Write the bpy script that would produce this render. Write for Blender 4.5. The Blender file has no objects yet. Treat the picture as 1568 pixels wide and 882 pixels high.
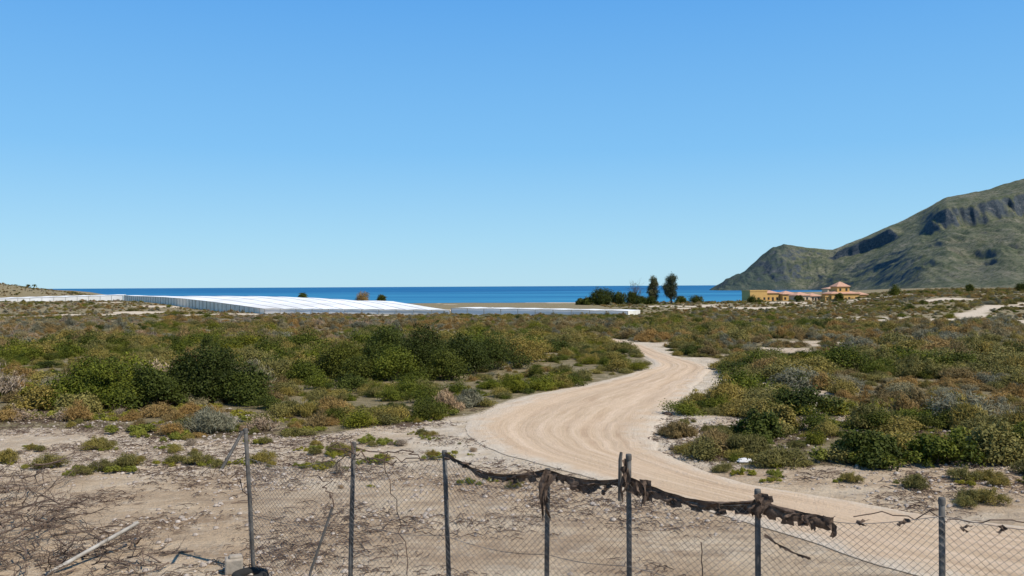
import bpy, math, random
import numpy as np
from mathutils import Vector
scene = bpy.context.scene
rng = np.random.RandomState(7)
random.seed(7)

# ------------------------------------------------------------------ helpers
TAB = np.random.RandomState(5).rand(256, 256)
def vn(x, y):
    x = np.asarray(x, float); y = np.asarray(y, float)
    xi = np.floor(x).astype(int); yi = np.floor(y).astype(int)
    fx = x - xi; fy = y - yi
    fx = fx*fx*(3-2*fx); fy = fy*fy*(3-2*fy)
    a = TAB[xi & 255, yi & 255]; b = TAB[(xi+1) & 255, yi & 255]
    c = TAB[xi & 255, (yi+1) & 255]; d = TAB[(xi+1) & 255, (yi+1) & 255]
    return (a*(1-fx)+b*fx)*(1-fy)+(c*(1-fx)+d*fx)*fy
def fbm(x, y, o=4):
    s = 0; a = 0.5; t = 0
    x = np.asarray(x, float)+11.3; y = np.asarray(y, float)+5.7
    for i in range(o):
        s = s+a*vn(x, y); t += a; a *= 0.5; x = x*2.03+17.1; y = y*2.03+9.2
    return s/t
def ss(a, b, x):
    t = np.clip((np.asarray(x, float)-a)/(b-a), 0, 1)
    return t*t*(3-2*t)

class MB:
    def __init__(s):
        s.V = []; s.F = []; s.M = []; s.T = []; s.n = 0
    def quads(s, V, F, mat=0, tone=0.5):
        V = np.asarray(V, float).reshape(-1, 3); F = np.asarray(F, int).reshape(-1, 4)
        s.V.append(V); s.F.append(F+s.n); s.n += len(V)
        s.M.append(np.full(len(F), mat)); s.T.append(np.broadcast_to(np.asarray(tone, float), (len(F),)).copy())
    def tube(s, pts, rad, sides=5, mat=0, tone=0.5):
        pts = np.asarray(pts, float); n = len(pts)
        rad = np.broadcast_to(np.asarray(rad, float), (n,))
        d = np.gradient(pts, axis=0)
        d /= np.linalg.norm(d, axis=1)[:, None]+1e-9
        up = np.array([0, 0, 1.0]) if abs(d[0][2]) < 0.9 else np.array([1.0, 0, 0])
        a = np.cross(d, up); a /= np.linalg.norm(a, axis=1)[:, None]+1e-9
        b = np.cross(d, a)
        th = np.arange(sides)*2*math.pi/sides
        V = pts[:, None, :]+rad[:, None, None]*(np.cos(th)[None, :, None]*a[:, None, :]+np.sin(th)[None, :, None]*b[:, None, :])
        F = []
        for i in range(n-1):
            for j in range(sides):
                k = (j+1) % sides
                F.append((i*sides+j, i*sides+k, (i+1)*sides+k, (i+1)*sides+j))
        s.quads(V.reshape(-1, 3), F, mat, tone)
    def box(s, c, size, mat=0, rot=0.0, tone=0.5):
        hx, hy, hz = [q/2 for q in size]
        V = np.array([(x, y, z) for z in (-hz, hz) for x, y in ((-hx, -hy), (hx, -hy), (hx, hy), (-hx, hy))])
        cr, sr = math.cos(rot), math.sin(rot)
        V = np.stack([V[:, 0]*cr-V[:, 1]*sr, V[:, 0]*sr+V[:, 1]*cr, V[:, 2]], 1)+np.array(c)
        s.quads(V, [(0, 3, 2, 1), (4, 5, 6, 7), (0, 1, 5, 4), (1, 2, 6, 5), (2, 3, 7, 6), (3, 0, 4, 7)], mat, tone)
    def mesh(s, name, mats, smooth=False):
        V = np.concatenate(s.V); F = np.concatenate(s.F)
        me = bpy.data.meshes.new(name)
        me.vertices.add(len(V)); me.vertices.foreach_set("co", V.astype(np.float32).ravel())
        me.loops.add(len(F)*4); me.loops.foreach_set("vertex_index", F.astype(np.int32).ravel())
        me.polygons.add(len(F)); me.polygons.foreach_set("loop_start", np.arange(0, len(F)*4, 4, dtype=np.int32))
        for m in mats: me.materials.append(m)
        me.update(calc_edges=True)
        me.polygons.foreach_set("material_index", np.concatenate(s.M).astype(np.int32))
        me.polygons.foreach_set("use_smooth", np.full(len(F), smooth))
        at = me.attributes.new("tone", 'FLOAT', 'FACE'); at.data.foreach_set("value", np.concatenate(s.T).astype(np.float32))
        me.update()
        return me
def obj(name, me, parent=None, loc=(0, 0, 0), link=True):
    o = bpy.data.objects.new(name, me); o.location = loc
    if link: scene.collection.objects.link(o)
    if parent: o.parent = parent
    return o
def empty(name, loc=(0, 0, 0)):
    o = bpy.data.objects.new(name, None); o.location = loc
    scene.collection.objects.link(o); return o

# ------------------------------------------------------------------ materials
class NT:
    def __init__(s, name):
        s.m = bpy.data.materials.new(name); s.m.use_nodes = True
        s.t = s.m.node_tree; s.bsdf = s.t.nodes["Principled BSDF"]
        s.bsdf.inputs["Roughness"].default_value = 0.9
        s.bsdf.inputs["Specular IOR Level"].default_value = 0.15
    def n(s, typ, **kw):
        nd = s.t.nodes.new(typ)
        for k, v in kw.items(): setattr(nd, k, v)
        return nd
    def l(s, a, b): s.t.links.new(a, b)
    def noise(s, scale, detail=5, rough=0.6, vec=None, stretch=None):
        nd = s.n("ShaderNodeTexNoise"); nd.inputs["Scale"].default_value = scale
        nd.inputs["Detail"].default_value = detail; nd.inputs["Roughness"].default_value = rough
        if vec is None:
            if not hasattr(s, "tc"): s.tc = s.n("ShaderNodeTexCoord")
            vec = s.tc.outputs["Object"]
        if stretch:
            mp = s.n("ShaderNodeMapping"); mp.inputs["Scale"].default_value = stretch
            s.l(vec, mp.inputs["Vector"]); vec = mp.outputs["Vector"]
        s.l(vec, nd.inputs["Vector"]); return nd.outputs["Fac"]
    def ramp(s, fac, stops):
        r = s.n("ShaderNodeValToRGB"); e = r.color_ramp.elements
        while len(e) < len(stops): e.new(0.5)
        for i, (p, c) in enumerate(stops):
            e[i].position = p
            e[i].color = (c, c, c, 1) if isinstance(c, (int, float)) else (*c, 1)
        s.l(fac, r.inputs[0]); return r.outputs["Color"]
    def mix(s, fac, a, b, mode='MIX'):
        m = s.n("ShaderNodeMix", data_type='RGBA', blend_type=mode)
        if isinstance(fac, (int, float)): m.inputs[0].default_value = fac
        else: s.l(fac, m.inputs[0])
        for i, q in ((6, a), (7, b)):
            if isinstance(q, tuple): m.inputs[i].default_value = (*q, 1)
            else: s.l(q, m.inputs[i])
        return m.outputs[2]
    def math(s, op, a, b=0.0, clamp=False):
        m = s.n("ShaderNodeMath", operation=op, use_clamp=clamp)
        for i, q in ((0, a), (1, b)):
            if isinstance(q, (int, float)): m.inputs[i].default_value = q
            else: s.l(q, m.inputs[i])
        return m.outputs[0]
    def attr(s, name):
        a = s.n("ShaderNodeAttribute"); a.attribute_name = name; return a
    def bump(s, h, strength, dist):
        b = s.n("ShaderNodeBump"); b.inputs["Strength"].default_value = strength
        b.inputs["Distance"].default_value = dist
        s.l(h, b.inputs["Height"]); s.l(b.outputs[0], s.bsdf.inputs["Normal"])
    def col(s, c):
        if isinstance(c, tuple): s.bsdf.inputs["Base Color"].default_value = (*c, 1)
        else: s.l(c, s.bsdf.inputs["Base Color"])

def leaf_mat(name, dark, light, transl=0.22, hue=None):
    N = NT(name)
    tone = N.attr("tone").outputs["Fac"]
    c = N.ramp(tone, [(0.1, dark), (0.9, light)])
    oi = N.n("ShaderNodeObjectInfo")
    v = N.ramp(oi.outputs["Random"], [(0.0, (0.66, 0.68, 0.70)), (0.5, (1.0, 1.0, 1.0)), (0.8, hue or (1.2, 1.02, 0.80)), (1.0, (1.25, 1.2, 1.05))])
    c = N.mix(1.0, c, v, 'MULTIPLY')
    N.col(c)
    N.bsdf.inputs["Roughness"].default_value = 0.65
    tr = N.n("ShaderNodeBsdfTranslucent"); N.l(c, tr.inputs["Color"])
    ms = N.n("ShaderNodeMixShader"); ms.inputs[0].default_value = transl
    N.l(N.bsdf.outputs[0], ms.inputs[1]); N.l(tr.outputs[0], ms.inputs[2])
    N.l(ms.outputs[0], N.t.nodes["Material Output"].inputs["Surface"])
    return N.m
def simple(name, c, c2=None, scale=5, rough=0.85, metal=0, bump=0.0):
    N = NT(name)
    f = N.noise(scale)
    c2 = c2 or tuple(q*0.7 for q in c)
    N.col(N.ramp(f, [(0.35, c2), (0.65, c)]))
    N.bsdf.inputs["Roughness"].default_value = rough
    N.bsdf.inputs["Metallic"].default_value = metal
    if bump: N.bump(f, bump, 0.02)
    return N.m

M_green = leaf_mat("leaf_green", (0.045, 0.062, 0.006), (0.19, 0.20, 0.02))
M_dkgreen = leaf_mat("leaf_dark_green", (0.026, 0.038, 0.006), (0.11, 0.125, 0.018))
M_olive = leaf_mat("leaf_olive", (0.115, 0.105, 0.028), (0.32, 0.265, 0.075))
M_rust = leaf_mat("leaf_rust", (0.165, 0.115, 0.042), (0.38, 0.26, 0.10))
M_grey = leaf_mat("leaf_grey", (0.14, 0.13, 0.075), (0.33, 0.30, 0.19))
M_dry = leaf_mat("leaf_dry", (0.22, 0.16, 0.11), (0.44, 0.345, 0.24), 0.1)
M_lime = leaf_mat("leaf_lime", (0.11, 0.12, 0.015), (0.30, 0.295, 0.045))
M_bark = simple("bark", (0.16, 0.12, 0.085), scale=12)
M_deadwood = simple("dead_wood", (0.20, 0.14, 0.10), (0.08, 0.055, 0.04), scale=6)
M_twig = simple("twig_dark", (0.13, 0.085, 0.06), scale=6)

# ------------------------------------------------------------------ road outline (metres, in plan, worked out from image pixel coordinates)
L = np.array([(14, 6.0), (9, 8.2), (5.9, 10.1), (5.16, 11.0), (4.05, 12.8), (2.5, 15.2), (1.1, 17.2), (-0.35, 19.4), (-0.95, 22.1), (-0.81, 24.9), (0.33, 28.3), (2.75, 32.0), (5.0, 36.0), (6.5, 40), (6.7, 45), (6.7, 52), (6.4, 60), (5.5, 75)], float)
R = np.array([(16, 10.2), (11, 11.6), (8.2, 12.9), (6.8, 13.7), (5.5, 14.8), (4.3, 16.0), (3.5, 17.6), (3.15, 19.4), (3.25, 21.3), (4.0, 24.0), (5.2, 27.0), (6.15, 30.5), (7.4, 34.5), (8.6, 39.0), (8.0, 45.0), (8.1, 52.5), (7.8, 60.5), (7.2, 75.5)], float)
def catmull(P, k=12):
    Q = np.vstack([2*P[0]-P[1], P, 2*P[-1]-P[-2]]); out = []
    for i in range(1, len(Q)-2):
        for t in np.arange(k)/k:
            p0, p1, p2, p3 = Q[i-1], Q[i], Q[i+1], Q[i+2]
            out.append(0.5*((2*p1)+(-p0+p2)*t+(2*p0-5*p1+4*p2-p3)*t*t+(-p0+3*p1-3*p2+p3)*t**3))
    out.append(P[-1]); return np.array(out)
Ls, Rs = catmull(L), catmull(R)
Cc = (Ls+Rs)/2; Hw = np.linalg.norm(Ls-Rs, axis=1)/2
def road_dist(X, Y):
    X = np.asarray(X, float); Y = np.asarray(Y, float)
    out = np.full(X.shape, 1e9)
    near = (Y < 64) & (Y > 0) & (np.abs(X) < 40)
    if near.any():
        x = X[near]; y = Y[near]; best = np.full(x.shape, 1e9)
        for c, l_, r_ in zip(Cc, Ls, Rs):
            for q in (0.25, 0.5, 0.75):
                p = l_*(1-q)+r_*q; h = np.linalg.norm(l_-r_)*0.25
                best = np.minimum(best, np.hypot(x-p[0], y-p[1])-h)
        out[near] = best
    return out

def height(X, Y):
    X = np.asarray(X, float); Y = np.asarray(Y, float)
    t = np.clip((Y-45)/210, 0, 1)
    z = -4.5*(0.75*t+0.25*t*t*(3-2*t))
    z = z+0.16*(fbm(X/9, Y/9, 2)-0.5)*ss(6, 14, Y)
    z = z+1.6*(fbm(X/60+3, Y/60, 3)-0.5)*ss(60, 140, Y)*(1-ss(250, 400, Y)*0.5)
    u = X/np.maximum(Y, 30)
    z = z+4.6*ss(130, 300, Y)*ss(0.34, 0.5, u)
    z = z+2.0*ss(230, 430, Y)*ss(-0.3, -0.45, u)*1.0
    z = z+8.5*ss(440, 520, Y)*ss(-0.48, -0.64, u)+3.0*ss(440, 520, Y)*ss(-0.38, -0.50, u)
    z = z+1.6*(fbm(X/14, Y/14, 3)-0.5)*ss(440, 480, Y)*ss(-0.38, -0.5, u)
    land = np.maximum(ss(0.235, 0.30, u), ss(-0.42, -0.5, u))
    z = z-7*ss(430, 470, Y)*(1-land)
    return z

def side_of(X, Y):
    return np.where(X > Cc[np.searchsorted(Cc[:, 1], np.clip(Y, 8, 70)).clip(0, len(Cc)-1), 0], 1.0, 0.0)
def vegmask(X, Y):
    X = np.asarray(X, float); Y = np.asarray(Y, float)
    limL = 21.4+np.clip((X+5)*0.7, 0, 2.5)
    limR = 17.2+np.clip((4.8-X)*1.6, 0, 6)
    lim = np.where(X < 1.0, limL, limR)
    Yn = Y+3.5*(fbm(X/3, Y/3, 3)-0.5)
    m = ss(lim-0.3, lim+1.0, Yn)
    rd = road_dist(X, Y)
    side = side_of(X, Y)
    m = m*ss(0.0, 0.5, rd-side*(0.15+1.3*ss(0.38, 0.65, fbm(X/2.5, Y/2.5, 2))))
    b = fbm(X/3.2+20, Y/3.8, 3)
    m = m*(1-side*ss(0.61, 0.66, b)*(Y < 60))
    b2 = fbm(X/22+50, Y/30, 3)
    m = m*(1-0.95*ss(0.65, 0.70, b2)*ss(60, 90, Y)*(Y < 430))
    u = X/np.maximum(Y, 1)
    cu = 0.522+0.026*ss(165, 205, Y)
    tr = (1-ss(0.010, 0.015, np.abs(u-cu)-0.006*(1-ss(160, 200, Y))))*ss(134, 140, Y)*(1-ss(203, 210, Y))
    m = m*(1-tr)
    te = ss(0.28, 0.33, u)*(1-ss(0.44, 0.47, u))*ss(128, 132, Y)*(1-ss(150, 160, Y))*ss(0.44, 0.52, fbm(X/10, Y/6, 3))
    m = m*(1-te)
    te = ss(0.50, 0.53, u)*ss(76, 78, Y)*(1-ss(80, 82, Y))
    m = m*(1-te)
    return np.clip(m, 0, 1)

# ------------------------------------------------------------------ ground
ys = np.concatenate([np.arange(-60, 6, 3), np.arange(6, 60, 0.35), np.geomspace(60, 1000, 150)])
xp = np.concatenate([np.arange(0, 32, 0.45), np.geomspace(32, 2500, 100)])
xs = np.concatenate([-xp[::-1][:-1], xp])
XX, YY = np.meshgrid(xs, ys)
ZZ = height(XX, YY)
VG = vegmask(XX.ravel(), YY.ravel())
nx, ny = len(xs), len(ys)
idx = np.arange(nx*ny).reshape(ny, nx)
F = np.stack([idx[:-1, :-1], idx[:-1, 1:], idx[1:, 1:], idx[1:, :-1]], -1).reshape(-1, 4)

G = NT("dry_earth")
big = G.noise(0.35, 6, 0.6); mid = G.noise(2.2, 6, 0.65); fine = G.noise(14, 6, 0.7); vfine = G.noise(45, 4, 0.7)
streak = G.noise(1.0, 7, 0.72, stretch=(0.45, 1.8, 1))
sand = G.ramp(big, [(0.36, (0.43, 0.30, 0.18)), (0.52, (0.56, 0.415, 0.265)), (0.66, (0.63, 0.51, 0.36))])
litter = G.ramp(streak, [(0.47, 0.0), (0.60, 1.0)])
sand = G.mix(G.math('MULTIPLY', litter, 0.55), sand, (0.28, 0.185, 0.11))
sand = G.mix(G.ramp(fine, [(0.55, 0.0), (0.67, 0.55)]), sand, (0.21, 0.145, 0.09))
sand = G.mix(G.ramp(mid, [(0.53, 0.0), (0.68, 0.55)]), sand, (0.66, 0.54, 0.39))
sand = G.mix(G.ramp(vfine, [(0.54, 0.0), (0.66, 0.35)]), sand, (0.24, 0.165, 0.105))
va = G.attr("veg").outputs["Fac"]
soil = G.ramp(mid, [(0.35, (0.15, 0.12, 0.055)), (0.55, (0.25, 0.195, 0.105)), (0.72, (0.40, 0.32, 0.205))])
vf = G.math('ADD', va, G.math('MULTIPLY', G.math('SUBTRACT', mid, 0.5), 0.9))
vf = G.ramp(vf, [(0.35, 0.0), (0.65, 1.0)])
salt = G.ramp(G.attr("salt").outputs["Fac"], [(0.2, 0.0), (0.8, 0.75)])
sand = G.mix(salt, sand, G.ramp(mid, [(0.35, (0.50, 0.395, 0.27)), (0.65, (0.70, 0.595, 0.46))]))
G.col(G.mix(vf, sand, soil))
G.bump(G.math('ADD', G.math('MULTIPLY', fine, 0.5), G.math('ADD', mid, streak)), 1.0, 0.12)
mb = MB(); mb.quads(np.stack([XX.ravel(), YY.ravel(), ZZ.ravel()], 1), F)
me = mb.mesh("ground", [G.m], smooth=True)
a = me.attributes.new("veg", 'FLOAT', 'POINT'); a.data.foreach_set("value", VG.astype(np.float32))
XR, YR = XX.ravel(), YY.ravel()
SALT = (ss(2.8, 0.4, road_dist(XR, YR))*ss(16, 19, YR)*1.1+ss(100, 130, YR)*(YR < 440)).clip(0, 1.1)
SALT = np.maximum(SALT, ss(15.5, 18, YR)*0.5*(YR < 440))
a = me.attributes.new("salt", 'FLOAT', 'POINT'); a.data.foreach_set("value", SALT.astype(np.float32))
obj("ground", me)

# road strip
K = 25
mb = MB(); V = []; al = []; ac = []
s_al = np.concatenate([[0], np.cumsum(np.linalg.norm(np.diff(Cc, axis=0), axis=1))])
for i in range(len(Cc)):
    jl = 0.35*(fbm(s_al[i]*0.9, 3.3, 3)-0.5)+0.12; jr = 0.35*(fbm(s_al[i]*0.9, 33.3, 3)-0.5)+0.12
    for k in range(K):
        f = k/(K-1); f2 = -jl/4+f*(1+jl/4+jr/4)
        p = Ls[i]*(1-f2)+Rs[i]*f2
        V.append((p[0], p[1], 0)); al.append(s_al[i]); ac.append(abs(f*2-1))
V = np.array(V); acr = np.array(ac)
crossp = np.tile(np.linspace(-1, 1, K), len(Cc))
V[:, 2] = height(V[:, 0], V[:, 1])+0.028-0.030*ss(0.9, 1.0, acr)-0.03*np.exp(-((np.abs(crossp)-0.42)/0.12)**2)+0.014
ii = np.arange(len(Cc)*K).reshape(len(Cc), K)
F = np.stack([ii[:-1, :-1], ii[:-1, 1:], ii[1:, 1:], ii[1:, :-1]], -1).reshape(-1, 4)
RM = NT("packed_dirt_road")
cmb = RM.n("ShaderNodeCombineXYZ")
RM.l(RM.math('MULTIPLY', RM.attr("cross").outputs["Fac"], 5.0), cmb.inputs[0])
RM.l(RM.math('MULTIPLY', RM.attr("along").outputs["Fac"], 0.10), cmb.inputs[1])
tr = RM.noise(1.7, 6, 0.62, vec=cmb.outputs[0])
b = RM.noise(0.5, 5); fi = RM.noise(16, 6, 0.7); md = RM.noise(2.5, 6, 0.7)
c = RM.ramp(tr, [(0.36, (0.46, 0.315, 0.195)), (0.48, (0.55, 0.395, 0.25)), (0.64, (0.65, 0.485, 0.33))])
c = RM.mix(RM.ramp(b, [(0.42, 0.0), (0.62, 0.5)]), c, (0.62, 0.45, 0.30))
c = RM.mix(RM.ramp(md, [(0.50, 0.0), (0.70, 0.5)]), c, (0.50, 0.35, 0.225))
c = RM.mix(RM.ramp(fi, [(0.55, 0.0), (0.75, 0.4)]), c, (0.38, 0.26, 0.165))
edge = RM.math('ADD', RM.math('ABSOLUTE', RM.attr("cross").outputs["Fac"]), RM.math('MULTIPLY', RM.math('SUBTRACT', RM.noise(1.6, 5), 0.5), 0.9))
c = RM.mix(RM.ramp(edge, [(0.68, 0.0), (0.98, 0.9)]), c, RM.ramp(fi, [(0.35, (0.50, 0.395, 0.28)), (0.65, (0.68, 0.575, 0.44))]))
RM.col(c); RM.bump(RM.math('ADD', tr, RM.math('ADD', fi, md)), 0.7, 0.06)
mb.quads(V, F); me = mb.mesh("dirt_road", [RM.m], smooth=True)
a = me.attributes.new("cross", 'FLOAT', 'POINT'); a.data.foreach_set("value", crossp.astype(np.float32))
a = me.attributes.new("along", 'FLOAT', 'POINT'); a.data.foreach_set("value", np.array(al, np.float32))
obj("dirt_road", me)

# ------------------------------------------------------------------ sea
S = NT("sea_water")
f = S.noise(1.0, 5, 0.6, stretch=(0.002, 0.012, 1)); g = S.noise(1.0, 4, 0.6, stretch=(0.08, 0.25, 1))
deep = S.ramp(f, [(0.35, (0.005, 0.075, 0.19)), (0.52, (0.009, 0.115, 0.26)), (0.66, (0.03, 0.18, 0.34))])
shal = S.ramp(f, [(0.35, (0.015, 0.14, 0.28)), (0.60, (0.05, 0.25, 0.38))])
spy = S.n("ShaderNodeSeparateXYZ"); S.l(S.tc.outputs["Object"], spy.inputs[0])
S.col(S.mix(S.ramp(S.math('DIVIDE', spy.outputs[1], 3000.0), [(0.16, 0.9), (0.6, 0.0)]), deep, shal))
S.bsdf.inputs["Roughness"].default_value = 0.55; S.bsdf.inputs["Specular IOR Level"].default_value = 0.12
S.bump(g, 0.5, 0.5)
mb = MB(); mb.quads([(-40000, 380, -5.6), (40000, 380, -5.6), (40000, 40000, -5.6), (-40000, 40000, -5.6)], [(0, 1, 2, 3)])
obj("sea", mb.mesh("sea", [S.m]))

# ------------------------------------------------------------------ mountain
pu = np.array([0.205, 0.223, 0.242, 0.264, 0.282, 0.301, 0.308, 0.338, 0.364, 0.382, 0.416, 0.441, 0.471, 0.493, 0.53, 0.56, 0.581, 0.65, 0.75, 0.9, 1.1, 1.4])
pz = np.array([-22, -12, 8, 28, 55, 73, 77, 70, 66, 78, 100, 117, 141, 160, 170, 184, 193, 225, 262, 250, 200, 120.])
us = np.concatenate([np.linspace(0.205, 0.62, 480), np.linspace(0.622, 1.4, 120)])
ts = np.concatenate([np.linspace(-0.1, 0.5, 110), np.linspace(0.505, 1.08, 220), np.linspace(1.1, 2.0, 25)])
U, T = np.meshgrid(us, ts)
H = np.interp(U, pu, pz)+8
Fd = 1480-820*ss(0.33, 0.50, U)
Yr = 1600.0
YM = Fd+(Yr-Fd)*T; XM = U*YM
Hn = H
headl = 1-ss(0.33, 0.40, U)
cl1 = ss(0.455, 0.485, U+0.02*(fbm(U*40, T*6)-0.5)); cl2 = ss(0.352, 0.372, U)*(1-ss(0.425, 0.445, U))
nz = fbm(XM/70, YM/110, 4)-0.5
tc = T+0.06*nz+0.03*(fbm(XM/14, YM/40, 3)-0.5)
tc2 = tc-0.30*(0.54-U)+0.07*(fbm(U*14+3, 2.2, 2)-0.5)
base = np.clip(tc, 0, 1)**1.25
prof_c1 = 0.58*np.clip(tc2/0.70, 0, 1)**1.25+0.17*ss(0.65, 0.69, tc2)+0.25*np.clip((tc-0.70)/0.30, 0, 1)
prof_c2 = 0.68*np.clip(tc/0.75, 0, 1)**1.3+0.22*ss(0.76, 0.79, tc)+0.10*np.clip((tc-0.79)/0.21, 0, 1)
prof_h = np.clip(tc, 0, 1)**0.8
pr = base*(1-cl1)+prof_c1*cl1
pr = pr*(1-cl2)+prof_c2*cl2
pr = pr*(1-headl)+prof_h*headl
back = np.where(T > 1, 1-(T-1)*0.8, 1.0)
ZM = Hn*pr*back-8
wob = 60*(fbm(XM/200, YM/200, 2)-0.5)
gul = np.abs(fbm((XM+wob)/48+9, YM/240+4, 4)-0.5)*2
ZM += -(gul-0.25)*Hn*0.10*ss(0.0, 0.3, T)*(1-ss(0.5, 0.72, T))
g2 = np.abs(fbm((XM+wob)/17+3, YM/90+8, 3)-0.5)*2
ZM += -(g2-0.25)*7*ss(0.05, 0.3, T)*(1-ss(0.5, 0.72, T))
ZM += 6*(fbm(XM/22, YM/22, 4)-0.5)*ss(0.02, 0.25, T)*(1-0.6*ss(0.9, 1.0, T))
ZM += 22*(fbm(XM/28, YM/22, 3)-0.5)*headl*ss(0.02, 0.3, T)*(1-0.8*ss(0.9, 1, T))
ny2, nx2 = U.shape
ii = np.arange(nx2*ny2).reshape(ny2, nx2)
F = np.stack([ii[:-1, :-1], ii[:-1, 1:], ii[1:, 1:], ii[1:, :-1]], -1).reshape(-1, 4)
MM = NT("mountain_scrub_rock")
geo = MM.n("ShaderNodeNewGeometry"); sep = MM.n("ShaderNodeSeparateXYZ"); MM.l(geo.outputs["Normal"], sep.inputs[0])
n1 = MM.noise(0.02, 7, 0.65); n2 = MM.noise(0.2, 5, 0.8); n3 = MM.noise(0.05, 6, 0.7, stretch=(1, 0.3, 1))
scrub = MM.ramp(n1, [(0.36, (0.13, 0.14, 0.08)), (0.5, (0.19, 0.185, 0.115)), (0.66, (0.27, 0.235, 0.165))])
scrub = MM.mix(MM.ramp(n2, [(0.47, 0.0), (0.56, 0.8)]), scrub, (0.07, 0.09, 0.045))
scrub = MM.mix(MM.ramp(n3, [(0.56, 0.0), (0.68, 0.5)]), scrub, (0.32, 0.28, 0.215))
rock = MM.ramp(n2, [(0.35, (0.045, 0.065, 0.08)), (0.55, (0.10, 0.115, 0.125)), (0.70, (0.24, 0.22, 0.195))])  # rock colour for steep faces, with cliff shade and bluish distance haze painted in
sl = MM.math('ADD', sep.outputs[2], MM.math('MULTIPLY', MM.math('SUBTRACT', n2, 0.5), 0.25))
headl_shade = MM.ramp(n3, [(0.40, (0.035, 0.06, 0.06)), (0.58, (0.07, 0.095, 0.075)), (0.70, (0.17, 0.165, 0.12))])  # painted shade for the headland, mixed over its scrub colour
scrub = MM.mix(MM.ramp(MM.attr("tone").outputs["Fac"], [(0.2, 0.0), (0.9, 0.85)]), scrub, headl_shade)
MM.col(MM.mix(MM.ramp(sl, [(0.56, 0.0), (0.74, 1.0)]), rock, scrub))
MM.bump(MM.math('ADD', n2, n3), 1.0, 5.0)
mb = MB(); shade_f = ((1-ss(0.335, 0.37, U+0.04*(fbm(XM/40, YM/40, 3)-0.5)))*(1-0.7*ss(0.29, 0.33, U)))[:-1, :-1].ravel()  # painted headland shade per face, weaker towards the lit right side
mb.quads(np.stack([XM.ravel(), YM.ravel(), ZM.ravel()], 1), F, 0, shade_f)
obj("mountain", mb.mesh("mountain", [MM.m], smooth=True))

# ------------------------------------------------------------------ foliage builders
def leaf_cloud(mb, r, centers, radii, n, ln, wd, up=0.3, shell=0.5, squash=1.0, mat=0, blade=0.0, zmin=0.01, zcut=-0.2):
    centers = np.asarray(centers, float); radii = np.asarray(radii, float)
    w = radii**2; w /= w.sum()
    ci = r.choice(len(radii), n, p=w)
    d = r.normal(size=(n, 3)); d /= np.linalg.norm(d, axis=1)[:, None]
    d[:, 2] = np.where(d[:, 2] < zcut, -d[:, 2], d[:, 2])
    rr = radii[ci]*(1-shell*r.rand(n)**1.5)*(1+0.16*r.normal(size=n))
    pos = centers[ci]+d*rr[:, None]*np.array([1, 1, squash])
    pos[:, 2] = np.abs(pos[:, 2])+zmin
    nr = d*0.7+r.normal(size=(n, 3))*0.55+np.array([0, 0, up]); nr /= np.linalg.norm(nr, axis=1)[:, None]
    t = r.normal(size=(n, 3))
    if blade > 0:
        o = pos.copy(); o[:, 2] = o[:, 2]*0.8+0.1; o /= np.linalg.norm(o, axis=1)[:, None]+1e-6
        t = t*(1-blade)*0.8+(o+np.array([0, 0, 0.7]))*blade
    t -= nr*(t*nr).sum(1)[:, None]; t /= np.linalg.norm(t, axis=1)[:, None]+1e-9
    b = np.cross(nr, t)
    s = (0.6+0.8*r.rand(n))[:, None]
    V = np.stack([pos-t*ln*s/2, pos+b*wd*s/2, pos+t*ln*s/2, pos-b*wd*s/2], 1).reshape(-1, 3)
    F = np.arange(4*n).reshape(n, 4)
    ct = r.rand(len(radii))
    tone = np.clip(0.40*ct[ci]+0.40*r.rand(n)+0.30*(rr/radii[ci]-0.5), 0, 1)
    mb.quads(V, F, mat, tone)
def bush_mesh(name, mats, seed, w, h, n, ln, wd, nc=14, blade=0.0, stems=10, cr=0.28, shell=0.6):
    r = np.random.RandomState(seed); mb = MB(); C = []; Rr = []
    ph = r.rand()*6.28
    for i in range(nc):
        a = r.rand()*6.283; q = math.sqrt(r.rand())*(0.8+0.35*math.sin(3*a+ph))
        rad = cr*min(w, h*1.6)*(0.45+0.95*r.rand()**1.3)
        hz = (h-rad)*(1-0.7*min(q, 1)**2)*(0.25+0.75*r.rand())*(0.85+0.25*math.sin(2*a+ph))
        C.append((math.cos(a)*q*(w/2-rad*0.6), math.sin(a)*q*(w/2-rad*0.6)*0.9, max(hz, rad*0.35))); Rr.append(rad)
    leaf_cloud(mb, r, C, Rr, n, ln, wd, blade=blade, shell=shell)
    for i in range(stems):
        c = C[r.randint(len(C))]; j = r.normal(size=3)*0.05
        p = [(0.1*c[0], 0.1*c[1], -0.05), (0.5*c[0]+j[0], 0.5*c[1]+j[1], 0.45*c[2]), (c[0]+j[1], c[1]+j[2], c[2]+0.5*cr*h)]
        mb.tube(p, [0.016, 0.01, 0.004], 3, 1)
    return mb.mesh(name, mats)

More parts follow.
